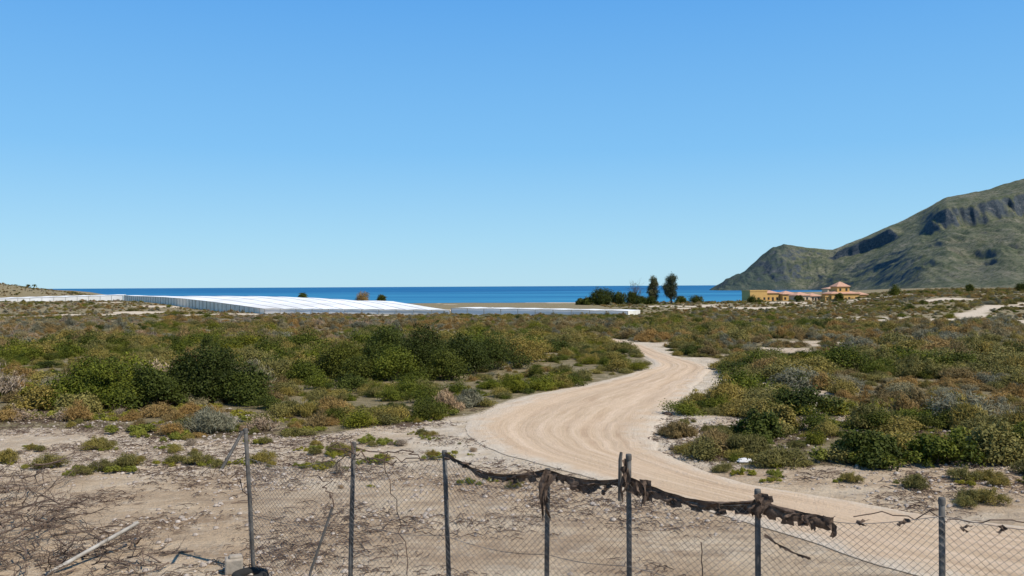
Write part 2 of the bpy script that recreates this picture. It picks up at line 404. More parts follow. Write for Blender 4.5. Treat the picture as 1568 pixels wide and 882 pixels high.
def scatter(name, protos, P, S, Rz, I, tilt=0.08):
    col = bpy.data.collections.new(name+"_kinds")
    for o in protos: col.objects.link(o)
    order = sorted(range(len(protos)), key=lambda i: protos[i].name)
    inv = np.zeros(len(protos), int)
    for k, i in enumerate(order): inv[i] = k
    me = bpy.data.meshes.new(name); n = len(P)
    me.vertices.add(n); me.vertices.foreach_set("co", np.asarray(P, np.float32).ravel())
    a = me.attributes.new("scl", 'FLOAT_VECTOR', 'POINT'); a.data.foreach_set("vector", np.asarray(S, np.float32).ravel())
    rot = np.stack([rng.normal(size=n)*tilt, rng.normal(size=n)*tilt, Rz], 1)
    a = me.attributes.new("rot", 'FLOAT_VECTOR', 'POINT'); a.data.foreach_set("vector", rot.astype(np.float32).ravel())
    a = me.attributes.new("kind", 'INT', 'POINT'); a.data.foreach_set("value", inv[np.asarray(I)].astype(np.int32))
    o = obj(name, me)
    ng = bpy.data.node_groups.new(name+"_nodes", 'GeometryNodeTree')
    ng.interface.new_socket("Geometry", in_out='INPUT', socket_type='NodeSocketGeometry')
    ng.interface.new_socket("Geometry", in_out='OUTPUT', socket_type='NodeSocketGeometry')
    N = ng.nodes
    gi = N.new('NodeGroupInput'); go = N.new('NodeGroupOutput'); ip = N.new('GeometryNodeInstanceOnPoints')
    ci = N.new('GeometryNodeCollectionInfo'); ci.inputs['Collection'].default_value = col
    ci.inputs['Separate Children'].default_value = True; ci.inputs['Reset Children'].default_value = True
    def na(nm, ty):
        q = N.new('GeometryNodeInputNamedAttribute'); q.data_type = ty; q.inputs['Name'].default_value = nm
        return [s for s in q.outputs if s.enabled and s.name == 'Attribute'][0]
    er = N.new('FunctionNodeEulerToRotation')
    Lk = ng.links.new
    Lk(gi.outputs[0], ip.inputs['Points']); Lk(ci.outputs[0], ip.inputs['Instance'])
    ip.inputs['Pick Instance'].default_value = True
    Lk(na('kind', 'INT'), ip.inputs['Instance Index'])
    Lk(na('rot', 'FLOAT_VECTOR'), er.inputs[0]); Lk(er.outputs[0], ip.inputs['Rotation'])
    Lk(na('scl', 'FLOAT_VECTOR'), ip.inputs['Scale']); Lk(ip.outputs[0], go.inputs[0])
    m = o.modifiers.new("scatter", 'NODES'); m.node_group = ng
    return o
def proto(name, me): return bpy.data.objects.new(name, me)

prot = []; kinds = {}
def hash_seed(a, k): return sum(ord(c) for c in a)*13+k*101
def addp(kind, mat, specs):
    for k, sp in enumerate(specs):
        kinds.setdefault(kind, []).append(len(prot))
        nm = kind+"_scrub"
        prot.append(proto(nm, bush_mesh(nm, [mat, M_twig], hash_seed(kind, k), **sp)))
sc = dict(w=1.3, h=0.6, n=3800, ln=0.085, wd=0.016, blade=0.5, nc=20, cr=0.24)
sc2 = dict(w=0.95, h=0.75, n=3000, ln=0.11, wd=0.014, blade=0.7, nc=14, cr=0.24)
lf = dict(w=1.3, h=0.65, n=4000, ln=0.045, wd=0.028, nc=20, cr=0.25)
addp("olive", M_olive, [sc, sc2, lf, dict(lf, w=0.9, h=0.5, n=2600)])
addp("rust", M_rust, [sc, sc2])
addp("grey", M_grey, [sc, sc2])
addp("dry", M_dry, [dict(sc, n=1700, stems=40), dict(sc2, n=1200, stems=50)])
addp("green", M_green, [lf, dict(lf, h=0.8, n=4000)])
addp("darkgreen", M_dkgreen, [lf])
addp("lime", M_lime, [dict(w=1.4, h=0.30, n=2800, ln=0.06, wd=0.025, nc=24, cr=0.24, stems=2), dict(w=0.9, h=0.26, n=1500, ln=0.1, wd=0.016, blade=0.8, nc=10, cr=0.24, stems=0)])

BIG = [
    (-12.6, 26.8, 3.2, 1.7, M_green, 22000), (-11.0, 26.8, 2.4, 1.5, M_dkgreen, 16000), (-13.9, 26.2, 1.8, 0.9, M_olive, 9000), (-12.4, 25.0, 1.8, 0.8, M_olive, 9000), (-9.8, 28.2, 3.0, 2.1, M_dkgreen, 22000), (-8.4, 27.7, 2.1, 1.4, M_dkgreen, 13000),
    (-10.9, 29.0, 2.2, 1.75, M_dkgreen, 13000), (-11.9, 28.2, 2.2, 1.6, M_green, 13000),
    (-6.9, 35.4, 2.8, 1.7, M_dkgreen, 14000), (-5.2, 36.2, 3.0, 2.35, M_dkgreen, 18000), (-3.8, 35.8, 3.0, 2.2, M_dkgreen, 18000), (-2.2, 36.4, 3.0, 2.1, M_dkgreen, 15000), (-0.8, 38.2, 3.2, 2.0, M_dkgreen, 12000), (0.6, 41.5, 3.0, 1.7, M_olive, 9000),
    (-7.9, 33.3, 1.9, 1.0, M_green, 8000), (-4.6, 34.2, 2.4, 1.5, M_green, 12000), (-15.5, 45, 1.4, 1.4, M_dkgreen, 6000), (-2.6, 34.4, 2.2, 1.4, M_dkgreen, 10000), (-6.0, 34.2, 1.8, 1.1, M_dkgreen, 8000),
    (5.8, 20.6, 1.3, 0.8, M_dkgreen, 8000), (6.6, 22.0, 1.3, 0.75, M_olive, 7000), (7.2, 17.9, 1.5, 0.8, M_dkgreen, 9000), (8.5, 17.7, 1.6, 0.85, M_green, 9000), (9.8, 17.8, 1.5, 0.85, M_olive, 8000), (11.2, 18.5, 1.8, 0.9, M_dkgreen, 9000)]
def inside_gh(X, Y):
    a = ((X > -205) & (X < 35) & (Y > 214) & (Y < 470))
    side = (X+73)*(450-260)-(Y-260)*(-198+73)
    return a & (side > -400) & (Y > np.interp(X, [-200, -73, -17, 30], [450, 256, 236, 213]))
bands = [(15, 30, 4.0), (30, 60, 2.6), (60, 120, 1.05), (120, 280, 0.32), (280, 440, 0.10), (440, 570, 0.10)]
P = []; S = []; I = []
for y0, y1, den in bands:
    n = int(0.8*(y1*y1-y0*y0)*den)
    Y = np.sqrt(y0*y0+rng.rand(n)*(y1*y1-y0*y0)); X = (rng.rand(n)*2-1)*0.8*Y
    m = vegmask(X, Y)
    cl = fbm(X/2.2+7, Y/2.2, 3)
    keep = (m > 0.25+0.5*rng.rand(n)) & (~inside_gh(X, Y)) & (cl > np.where(Y < 60, 0.50, 0.42)*rng.rand(n)**0.35)
    if y0 >= 440: keep &= (X/Y < -0.40) | (X/Y > 0.34)
    keep &= ~((X > -265) & (X < -198) & (Y > 420) & (Y < 485))
    X = X[keep]; Y = Y[keep]
    small = np.ones(len(X))
    if y0 < 60:
        for bx, by, bw, bh, _, _ in BIG:
            if bw < 2.2: continue
            small = np.where((np.abs(X-bx) < bw*0.6+0.2) & (Y < by) & (Y > by-3.0), 0.6, small)
    k1 = fbm(X/9+31, Y/12+4, 3)+0.14*(rng.rand(len(X))-0.5); k2 = fbm(X/6+71, Y/10+14, 3); k3 = fbm(X/5+3, Y/7+44, 3)
    rr = rng.rand(len(X))
    for x, y, a1, a2, a3, q, sm in zip(X, Y, k1, k2, k3, rr, small):
        if a1 < 0.38: kd = "green" if q < 0.26 else ("olive" if q < 0.88 else "darkgreen")
        elif a1 < 0.47: kd = "olive" if q < 0.66 else ("rust" if q < 0.94 else "darkgreen")
        elif a1 < 0.55: kd = "rust" if q < 0.45 else ("olive" if q < 0.85 else "grey")
        else: kd = "grey" if q < 0.35 else ("dry" if q < 0.6 else "rust")
        if x > 0.0 and kd == "dry" and q < 0.6: kd = "olive"
        if a2 > 0.60 and q < 0.4 and y < 45: kd = "lime"
        if y < 27 and x < -7 and q < 0.5: kd = "lime"
        if x < -0.42*y and 70 < y < 150 and q < 0.6: kd = "dry" if q < 0.3 else "grey"
        I.append(random.choice(kinds[kd])); P.append((x, y, 0))
        s = 0.4+0.85*random.random()**2
        s *= 0.75+0.75*float(ss(0.42, 0.62, a3))
        s *= sm
        if y > 100: s *= 1.1
        if y > 280: s *= 1.2
        zf = 0.65+0.5*random.random()
        if 140 < y < 262 and x < 40: zf *= 0.75
        S.append((s*random.uniform(1.0, 1.35), s*random.uniform(0.9, 1.2), s*zf))
P = np.array(P); P[:, 2] = height(P[:, 0], P[:, 1])-0.03
wx = [(-9.4, 17.6), (-7.6, 17.9), (-8.6, 17.2), (-6.1, 17.8), (-5.6, 17.9), (-4.6, 19.7), (-3.8, 19.0), (-3.6, 19.2), (-4.0, 18.9), (-2.4, 24.0), (-1.6, 18.6), (-6.0, 20.5), (-9.2, 19.8), (-8.0, 21.0),
      (7.1, 15.9), (9.6, 15.8), (10.0, 16.6), (4.3, 17.0), (7.7, 14.6), (9.3, 14.6), (10.4, 15.0), (5.2, 16.8), (-5.3, 18.2), (-7.2, 18.2), (-3.2, 20.4), (-3.9, 17.6), (-2.9, 18.2), (-7.9, 17.4), (-10.4, 18.2), (8.6, 16.2), (6.2, 16.4), (10.8, 15.9)]
for x, y in wx:
    for k in range(3):
        P = np.vstack([P, (x+random.uniform(-.3, .3), y+random.uniform(-.2, .2), float(height(x, y)))])
        I.append(random.choice(kinds["lime"]+kinds["olive"][:1])); s = random.uniform(0.3, 0.6); S.append((s, s, s))
n = 320
tx = rng.uniform(-14, 13, n); ty = rng.uniform(15.5, 24, n)
ok = (road_dist(tx, ty) > 0.3) & (fbm(tx/1.7, ty/1.7, 2) > 0.5)
for x, y in zip(tx[ok], ty[ok]):
    P = np.vstack([P, (x, y, float(height(x, y)))]); I.append(random.choice(kinds["lime"]+kinds["olive"]+kinds["dry"])); s = random.uniform(0.12, 0.38); S.append((s, s, s))
scatter("scrub_vegetation", prot, P, S, rng.rand(len(P))*6.283, I)

# litter: twigs and pebbles on the open earth
lit = []
r = np.random.RandomState(3)
for k in range(3):
    mb = MB()
    for j in range(26):
        x, y = r.uniform(-.5, .5, 2); a = r.rand()*6.28; l = 0.05+0.22*r.rand()
        pts = [(x, y, 0.005), (x+math.cos(a)*l*.5, y+math.sin(a)*l*.5, 0.02+0.02*r.rand()), (x+math.cos(a+.4)*l, y+math.sin(a+.4)*l, 0.008)]
        mb.tube(pts, [0.004, 0.006, 0.003], 3, 0)
    lit.append(proto("twig_litter", mb.mesh("twig_litter", [M_twig])))
M_stone = simple("stone", (0.5, 0.42, 0.34), (0.3, 0.24, 0.19), scale=8)
for k in range(2):
    mb = MB()
    for j in range(14):
        x, y = r.uniform(-.6, .6, 2); s = 0.012+0.03*r.rand()**2
        mb.tube([(x, y, -s*.2), (x+.1*s, y, s*.3), (x, y, s*.8), (x, y, s*1.0)], [s*.8, s*1.1, s*.7, s*.05], 6, 0)
    lit.append(proto("pebble_litter", mb.mesh("pebble_litter", [M_stone])))
n = 3200
Y = np.sqrt(rng.rand(n)*(26**2-8**2)+64); X = (rng.rand(n)*2-1)*0.8*Y
rd = road_dist(X, Y)
den = ss(0.38, 0.6, fbm(X/2.2, Y/1.2+3, 3))
k = (rd > 0.2) & (rng.rand(n) < den)
X = X[k]; Y = Y[k]
sl = 0.5+rng.rand(len(X))*0.8
scatter("ground_litter", lit, np.stack([X, Y, height(X, Y)], 1), np.stack([sl]*3, 1), rng.rand(len(X))*6.28, rng.randint(0, 5, len(X)), 0.0)
def rock(nm, x, y, s, mat, seed):
    r_ = np.random.RandomState(seed); mb = MB()
    n_ = 8; rings = []
    for i in range(6):
        t = i/5; rad = s*(0.25+0.75*math.sin(math.pi*(0.15+0.8*t)))*(0 if i == 5 else 1)+0.001
        for j in range(n_):
            a = j/n_*6.283; q = rad*(0.8+0.4*r_.rand()); rings.append((math.cos(a)*q*1.2, math.sin(a)*q, s*0.9*t-0.02))
    ii = np.arange(6*n_).reshape(6, n_)
    mb.quads(rings, [(ii[i, j], ii[i, (j+1) % n_], ii[i+1, (j+1) % n_], ii[i+1, j]) for i in range(5) for j in range(n_)])
    obj(nm, mb.mesh(nm, [mat]), loc=(x, y, float(height(x, y))))
M_white = simple("white_stone", (0.75, 0.73, 0.70), (0.55, 0.52, 0.48), scale=10)
rock("white_stone", 4.75, 18.1, 0.13, M_white, 1); rock("dark_rock", 4.3, 24.6, 0.13, M_twig, 2); rock("white_stone", -2.9, 24.6, 0.09, M_white, 3)

# ------------------------------------------------------------------ individual larger bushes
def named_bush(x, y, w, h, mat, seed, n=9000, ln=0.07, wd=0.042, nc=38, nm="green_bush", blade=0.0, cr=0.19):
    me = bush_mesh(nm, [mat, M_bark], seed, w, h, n, ln, wd, nc=nc, stems=24, cr=cr, blade=blade, shell=0.45)
    o = obj(nm, me, loc=(x, y, float(height(x, y))-0.05)); o.rotation_euler = (0, 0, seed*1.7)
    return o
for (x, y, w, h, m, nn) in BIG:
    named_bush(x, y, w, h, m, int(abs(x*37)+y*11) % 997, nn)
for (x, y, w, h, m) in [(4.35, 19.3, 1.25, 0.6, M_rust), (5.0, 18.9, 1.2, 0.55, M_olive), (3.95, 21.2, 0.9, 0.5, M_rust), (-7.6, 22.2, 1.6, 0.75, M_grey), (-1.4, 26.6, 1.1, 0.7, M_grey), (0.0, 30.2, 1.1, 0.8, M_green), (-2.0, 26.0, 1.2, 0.7, M_dry), (-5.0, 24.6, 1.3, 0.7, M_rust)]:
    named_bush(x, y, w, h, m, int(abs(x*37)+y*11) % 997, 7000, ln=0.12, wd=0.014, nm="dry_bush", blade=0.6)

# ------------------------------------------------------------------ far trees
def tree(name, x, y, h, w, seed, mat, n=3500, trunk=0.25, nc=22, ln=0.45, bare=False, z=None):
    r = np.random.RandomState(seed); e = empty(name, (x, y, float(height(x, y)) if z is None else z))
    mb = MB(); tr = h*trunk
    mb.tube([(0, 0, -0.3), (0.02*h, 0, tr*0.6), (0, 0.02*h, tr), (0.03*h, 0, h*0.8)], [0.035*h, 0.028*h, 0.022*h, 0.006*h], 7)
    C = []; Rr = []
    for i in range(nc):
        a = r.rand()*6.28; q = r.rand()**0.6; f = r.rand()
        rad = w*(0.13+0.10*r.rand())
        zc = tr+(h-tr)*(0.12+0.83*f)-rad*0.3
        lim = (w/2-rad*0.7)*(math.sin(math.pi*(0.18+0.72*f))**0.7)
        c = (math.cos(a)*q*lim, math.sin(a)*q*lim, zc); C.append(c); Rr.append(rad)
        mb.tube([(0, 0, tr*0.7+0.25*(zc-tr)), (c[0]*.5, c[1]*.5, tr*.5+zc*.5), c], [0.012*h, 0.008*h, 0.003*h], 4)
        if bare:
            for k in range(5):
                d = r.normal(size=3)*rad*0.9; d[2] = abs(d[2])
                mb.tube([c, (c[0]+d[0]*.5, c[1]+d[1]*.5, c[2]+d[2]*.7), (c[0]+d[0], c[1]+d[1], c[2]+d[2]*1.2)], [0.003*h, 0.0024*h, 0.001*h], 3)
    obj("trunk_and_limbs", mb.mesh("trunk", [M_bark]), e)
    if not bare:
        mb = MB(); leaf_cloud(mb, r, C, Rr, n, ln, ln*0.55, shell=0.7, zcut=-0.9)
        obj("crown", mb.mesh("crown", [mat]), e)
    return e
M_euc = leaf_mat("leaf_eucalyptus", (0.05, 0.062, 0.03), (0.16, 0.17, 0.09))
tree("eucalyptus_tree", 62.6, 392, 12.6, 6.6, 1, M_euc, n=6500, trunk=0.16, nc=48)
tree("eucalyptus_tree", 70.0, 388, 13.0, 8.4, 2, M_euc, n=8500, trunk=0.14, nc=54)
tree("bare_tree", 56, 400, 9.5, 8.5, 4, M_grey, bare=True, nc=40)
for k, (x, y, h, w) in enumerate([(37.5, 385, 7.4, 9.5), (42.5, 392, 7.0, 9), (47.5, 388, 5.6, 8), (52.5, 390, 5.6, 7.5), (33, 384, 3, 6), (30, 386, 2.4, 5), (56, 383, 3.2, 6), (60, 384, 3.0, 7), (40, 383, 4.0, 8)]):
    tree("carob_tree", x, y, h, w, 10+k, M_dkgreen, n=4500, trunk=0.06, nc=32)
for k, (x, y, h, w, z) in enumerate([(-70, 415, 4.4, 9, -3.6), (-62, 420, 3.2, 6, -3.6), (178, 410, 5.0, 7, None), (-97, 410, 3.0, 5, -2.6), (75, 395, 3.0, 7, None), (85, 405, 3, 9, None), (205, 395, 3.2, 6, None), (220, 380, 3.5, 7, None), (110, 400, 2.8, 7, None), (135, 415, 3.0, 5, None), (156, 420, 3.4, 5, None)]):
    tree("shade_tree", x, y, h, w, 30+k, M_dkgreen if k else M_rust, n=2500, trunk=0.12, nc=20, z=z)
def palm(x, y, h, z, seed, fr=2.2):
    r = np.random.RandomState(seed); e = empty("palm_tree", (x, y, z)); mb = MB()
    mb.tube([(0, 0, -1), (0.1, 0, h*.5), (0.25, 0.1, h)], [0.3, 0.24, 0.22], 7)
    obj("trunk", mb.mesh("palm_trunk", [M_bark]), e); mb = MB()
    for k in range(26):
        a = r.rand()*6.28; el = r.uniform(-0.1, 1.3); L_ = fr*r.uniform(.8, 1.1); prev = None
        dx, dy = math.cos(a), math.sin(a)
        for s in range(7):
            t = s/6; rr_ = L_*t*math.cos(el*(1-t*.4)); zz = h+L_*(math.sin(el)*t-0.75*t*t)
            c = np.array([0.25+dx*rr_, 0.1+dy*rr_, zz]); wd = 0.38*math.sin(math.pi*(0.1+0.85*t))
            cur = (c+np.array([-dy, dx, -0.3])*wd, c, c+np.array([dy, -dx, -0.3])*wd)
            if prev:
                mb.quads([prev[0], prev[1], cur[1], cur[0]], [(0, 1, 2, 3)], 0, r.rand()); mb.quads([prev[1], prev[2], cur[2], cur[1]], [(0, 1, 2, 3)], 0, r.rand())
            prev = cur
    obj("fronds", mb.mesh("palm_fronds", [M_dkgreen]), e)
palm(-99, 415, 3.4, -3.2, 1, 3.0)
palm(-291, 530, 1.9, float(height(-291, 530)), 2, 1.7); palm(-288.5, 532, 2.4, float(height(-288.5, 532)), 3, 1.8)

# ------------------------------------------------------------------ greenhouse
W = NT("greenhouse_plastic")
f = W.noise(0.5, 4, 0.6, stretch=(0.5, 0.12, 1)); g = W.noise(0.05, 4)
W.col(W.mix(W.ramp(g, [(0.42, 0.0), (0.60, 0.8)]), W.ramp(f, [(0.35, (0.78, 0.77, 0.75)), (0.6, (0.88, 0.87, 0.85))]), (0.66, 0.63, 0.58)))
W.bsdf.inputs["Roughness"].default_value = 0.8
GW = simple("greenhouse_side_netting", (0.84, 0.80, 0.69), (0.66, 0.62, 0.51), scale=0.4)
M_steel = simple("weathered_steel", (0.15, 0.14, 0.125), (0.075, 0.065, 0.055), scale=9, rough=0.75, metal=0.0)
GB = simple("batten_grey", (0.5, 0.5, 0.48), scale=2); GP = simple("greenhouse_post", (0.30, 0.29, 0.25), scale=2)
def greenhouse(corners, base, spans, amp, hump=0.0, side_posts=True):
    A, B, Cq, D = [np.array(c, float) for c in corners]
    e = empty("greenhouse"); nu, nv = spans*8, 24
    mb = MB(); V = []
    for j in range(nv+1):
        v = j/nv
        for i in range(nu+1):
            q = i/nu
            p = (A*(1-q)+B*q)*(1-v)+(D*(1-q)+Cq*q)*v
            ph = (q*spans) % 1.0
            p = p+np.array([0, 0, amp*(1-abs(2*ph-1))+0.12*(float(fbm(q*spans*1.3, v*7))-0.5)+hump*math.sin(math.pi*min(1, v*1.1+0.0))*math.sin(math.pi*min(1, 0.15+q*0.85))])
            V.append(p)
    ii = np.arange((nu+1)*(nv+1)).reshape(nv+1, nu+1)
    F = np.stack([ii[:-1, :-1], ii[:-1, 1:], ii[1:, 1:], ii[1:, :-1]], -1).reshape(-1, 4)
    mb.quads(V, F); obj("plastic_roof", mb.mesh("roof", [W.m]), e)
    V = np.array(V).reshape(nv+1, nu+1, 3)
    for nm, edge, mt in (("front_wall", V[0], W.m), ("right_wall", V[:, -1], GW), ("back_wall", V[-1], GW), ("left_wall", V[:, 0], GW)):
        mb = MB(); k = len(edge); lo = edge.copy(); lo[:, 2] = base-1.5
        mb.quads(np.vstack([edge, lo]), [(i, i+1, k+i+1, k+i) for i in range(k-1)]); obj(nm, mb.mesh(nm, [mt]), e)
    mb = MB()
    for s_ in range(1, spans):
        col_ = V[:, s_*8].copy(); col_[:, 2] += 0.04
        mb.tube(col_, 0.07, 4)
    obj("roof_battens", mb.mesh("battens", [GB]), e)
    if side_posts:
        mb = MB()
        for edge in (V[:, 0], V[0]):
            seg = np.linalg.norm(edge[-1][:2]-edge[0][:2]); m = int(seg/5)
            for k in range(m+1):
                q = k/m; ip = q*(len(edge)-1); i0 = min(int(ip), len(edge)-2); p = edge[i0]*(1-(ip-i0))+edge[i0+1]*(ip-i0)
                mb.tube([(p[0], p[1]-0.15, base-1.2), (p[0], p[1]-0.15, p[2])], 0.07, 4)
            mb.tube(edge+np.array([0, -0.12, 0.0]), 0.05, 4)
        obj("frame", mb.mesh("frame", [GP]), e)
    return e
greenhouse([(-73, 260, -2.7), (-17, 240, -2.9), (-54, 400, -3.0), (-198, 450, 0.0)], -4.3, 9, 0.16, hump=2.0)
greenhouse([(-16.6, 240, -2.3), (28.6, 218, -2.75), (36, 248, -3.3), (-14, 275, -2.9)], -4.3, 6, 0.12)
greenhouse([(-262, 425, -1.6), (-199.5, 452, 0.0), (-210, 480, 0.2), (-280, 470, -1.2)], -4, 8, 0.15)

# ------------------------------------------------------------------ houses
M_yel = simple("ochre_plaster", (0.62, 0.38, 0.13), (0.54, 0.32, 0.11), scale=0.5)
M_cream = simple("cream_plaster", (0.62, 0.48, 0.32), (0.55, 0.42, 0.28), scale=0.5)
M_tile = simple("terracotta_tiles", (0.56, 0.33, 0.22), (0.44, 0.24, 0.16), scale=1.5)
M_glass = simple("window_dark", (0.05, 0.045, 0.04), scale=1, rough=0.3)
def hip(mb, x0, x1, y0, y1, z, h, ov=0.5, mat=0):
    x0 -= ov; x1 += ov; y0 -= ov; y1 += ov; d = min(x1-x0, y1-y0)/2
    if x1-x0 >= y1-y0: r0, r1 = (x0+d, (y0+y1)/2), (x1-d+0.01, (y0+y1)/2)
    else: r0, r1 = ((x0+x1)/2, y0+d), ((x0+x1)/2, y1-d+0.01)
    V = [(x0, y0, z), (x1, y0, z), (x1, y1, z), (x0, y1, z), (*r0, z+h), (*r1, z+h)]
    if x1-x0 >= y1-y0: Fq = [(0, 1, 5, 4), (1, 2, 5, 5), (2, 3, 4, 5), (3, 0, 4, 4)]
    else: Fq = [(1, 2, 5, 4), (0, 1, 4, 4), (3, 0, 4, 5), (2, 3, 5, 5)]
    for q in Fq:
        if len(set(q)) == 3:
            u3 = list(dict.fromkeys(q)); a_, b_, c_ = [np.array(V[i], float) for i in u3]; m_ = (b_+c_)/2
            mb.quads([a_, b_, m_, c_], [(0, 1, 2, 3)], mat)
        else: mb.quads([V[i] for i in q], [(0, 1, 2, 3)], mat)
    mb.box(((x0+x1)/2, (y0+y1)/2, z-0.1), (x1-x0, y1-y0, 0.18), mat)
def house(x, y, z, rot, blocks, wallmat, nm="yellow_house"):
    e = empty(nm, (x, y, z)); e.rotation_euler = (0, 0, rot)
    w = MB(); rf = MB(); g = MB()
    for (x0, x1, y0, y1, z0, z1, rh, nw) in blocks:
        w.box(((x0+x1)/2, (y0+y1)/2, (z0+z1)/2), (x1-x0, y1-y0, z1-z0))
        if rh > 0: hip(rf, x0, x1, y0, y1, z1+0.2, rh)
        else:
            for (cx, cy, sx, sy) in (((x0+x1)/2, y0, x1-x0+.3, .35), ((x0+x1)/2, y1, x1-x0+.3, .35), (x0, (y0+y1)/2, .35, y1-y0-.4), (x1, (y0+y1)/2, .35, y1-y0-.4)):
                w.box((cx, cy, z1+0.35), (sx, sy, 0.7))
        for k in range(nw):
            cx = x0+(x1-x0)*(k+0.5)/nw
            g.box((cx, y0-0.02, z0+1.3 if z0 > 0 else 1.9), (1.1, 0.1, 1.3))
        if nw > 1 and z0 <= 0: g.box((x0+(x1-x0)*0.5, y0-0.03, 1.1), (1.1, 0.1, 2.2))
    obj("walls", w.mesh("walls", [wallmat]), e)
    if rf.n: obj("roof", rf.mesh("roof", [M_tile]), e)
    obj("windows_and_door", g.mesh("windows", [M_glass]), e)
    return e
hz = -5.4
house(122, 452, hz, 0.28, [(0, 10, 0, 8, -2, 5.6, 0, 3), (10.5, 18, 1.5, 9, -2, 4.6, 1.4, 3), (18.5, 27, -1, 7, -2, 4.0, 1.6, 3)], M_yel)
house(144, 446, hz, 0.28, [(0, 8, 0, 7, -2, 3.4, 1.6, 2), (8.5, 15, 1, 8, -2, 3.0, 1.5, 2)], M_cream)
house(162, 447, hz, 0.22, [(0, 16, 0, 9, -2, 4.2, 1.5, 4), (4.5, 11.5, 2, 8, 5.0, 7.8, 2.4, 2), (16.5, 22, 2, 9, -2, 3.6, 1.3, 2), (-3, -0.3, 1, 7, -2, 2.6, 0, 1)], M_yel)
house(186, 520, -2.0, 0.2, [(0, 7, 0, 6, -3, 3.0, 0.9, 2)], M_cream, "white_cottage")

# ------------------------------------------------------------------ fence
fence = empty("chain_link_fence")
posts = [(-3.38, 11.15, 0.11, -3.28, 1.81), (-1.84, 10.2, 0.0, -1.90, 1.80), (-0.745, 9.6, 0, -0.69, 1.81), (0.355, 9.0, 0, 0.33, 1.73), (1.13, 8.6, 0, 1.13, 1.95), (2.22, 8.0, 0, 2.22, 1.74), (3.60, 7.4, 0, 3.60, 1.80), (5.0, 6.9, 0, 5.0, 1.8), (6.6, 6.3, 0, 6.6, 1.8)]
for k, (xt, y, _, xb, zt) in enumerate(posts):
    mb = MB(); mb.tube([(xb, y, -0.2), ((xb+xt)/2, y, zt/2), (xt, y, zt-0.01), (xt, y, zt)], [0.026, 0.026, 0.026, 0.004], 10)
    mb.tube([(xt, y, zt-0.05), (xt, y, zt-0.01), (xt, y, zt+0.006), (xt, y, zt+0.008)], [0.030, 0.030, 0.027, 0.003], 10)
    obj("post_%d" % (k+1), mb.mesh("post", [M_steel], True), fence)
mb = MB()
mb.tube([(-3.40, 11.1, 1.79), (-3.60, 10.9, 1.36)], 0.02, 6)
mb.tube([(1.06, 8.62, 1.97), (1.05, 8.62, 1.90), (1.04, 8.6, 1.5)], [0.015, 0.02, 0.02], 6)
mb.tube([(-2.03, 9.9, 1.12), (-2.28, 9.9, 0.4), (-2.36, 9.9, 0.0)], 0.016, 6)
obj("braces", mb.mesh("braces", [M_steel]), fence)
top = [(-3.33, 11.1, 1.45), (-1.86, 10.17, 1.70), (-0.74, 9.57, 1.77), (0.35, 8.97, 1.70), (1.13, 8.57, 1.70), (2.22, 7.97, 1.62), (3.60, 7.37, 1.66), (5.0, 6.87, 1.7), (6.6, 6.27, 1.7)]
top = np.array(top)
cum = np.concatenate([[0], np.cumsum(np.hypot(np.diff(top[:, 0]), np.diff(top[:, 1])))])
def fence_pt(s, zrel):
    s = np.asarray(s, float)
    x = np.interp(s, cum, top[:, 0]); y = np.interp(s, cum, top[:, 1]); zt = np.interp(s, cum, top[:, 2])
    i = np.clip(np.searchsorted(cum, s)-1, 0, len(cum)-2); f = (s-cum[i])/(cum[i+1]-cum[i])
    sag = 0.11*np.sin(np.pi*np.clip(f, 0, 1))*(0.6+0.8*vn(i*3.7, 1.1))
    z = 0.03+zrel*(zt-sag-0.03)
    b = 0.12*(fbm(s*1.1, zrel*1.6, 2)-0.5)*np.sin(np.pi*np.clip(f, 0, 1))
    return np.stack([x+b*0.5+0.04*(fbm(s*1.6, zrel*3+9, 2)-0.5), y+b, z+0.05*(fbm(s*1.4+5, zrel*2, 2)-0.5)*(1-zrel)], -1)
M_wire = simple("fence_wire", (0.30, 0.27, 0.235), (0.13, 0.105, 0.085), scale=4, rough=0.6, metal=0.0)
mb = MB(); cell = 0.068; rows = 25
ns = int(cum[-1]/cell)
zr = np.linspace(0, 1, rows*2+1)
for i in range(ns):
    s0 = i*cell
    for sg in (1, -1):
        s_ = s0+np.where(np.arange(len(zr)) % 2 == 0, 0, sg*cell/2)
        mb.tube(fence_pt(np.clip(s_, 0, cum[-1]-1e-3), zr), 0.0026, 3)
for zl in (1.0, 0.5):
    s_ = np.linspace(0, cum[-1]-0.01, 200); mb.tube(fence_pt(s_, np.full(200, zl)), 0.0032, 4)
obj("wire_mesh", mb.mesh("wire_mesh", [M_wire]), fence)
mb = MB()
def squig(p0, p1, n=14, j=0.02, rad=0.005):
    p0 = np.array(p0, float); p1 = np.array(p1, float); r_ = np.random.RandomState(int(abs(p0[0]*100)))
    pts = [p0*(1-t)+p1*t+r_.normal(size=3)*j for t in np.linspace(0, 1, n)]
    mb.tube(pts, rad, 4)
squig((-1.46, 9.95, 1.75), (-1.12, 9.7, 0.3)); squig((1.75, 8.2, 1.2), (1.76, 8.15, 0.2), j=0.004)
squig((-2.25, 10.3, 1.4), (-2.02, 10.0, 1.12), j=0.03, rad=0.008); squig((-3.8, 11.6, 1.35), (-3.3, 11.1, 0.9), j=0.04, rad=0.006)
squig((-2.2, 10.3, 1.6), (-0.8, 9.6, 1.72), j=0.03, n=20, rad=0.006)
squig((-2.1, 10.3, 1.72), (-1.3, 9.8, 1.66), j=0.04, n=16, rad=0.008)
squig((-2.15, 10.3, 1.75), (-1.0, 9.7, 1.74), j=0.035, n=22, rad=0.007)
squig((3.0, 7.7, 1.6), (5.0, 6.9, 1.64), j=0.02, n=30, rad=0.005)
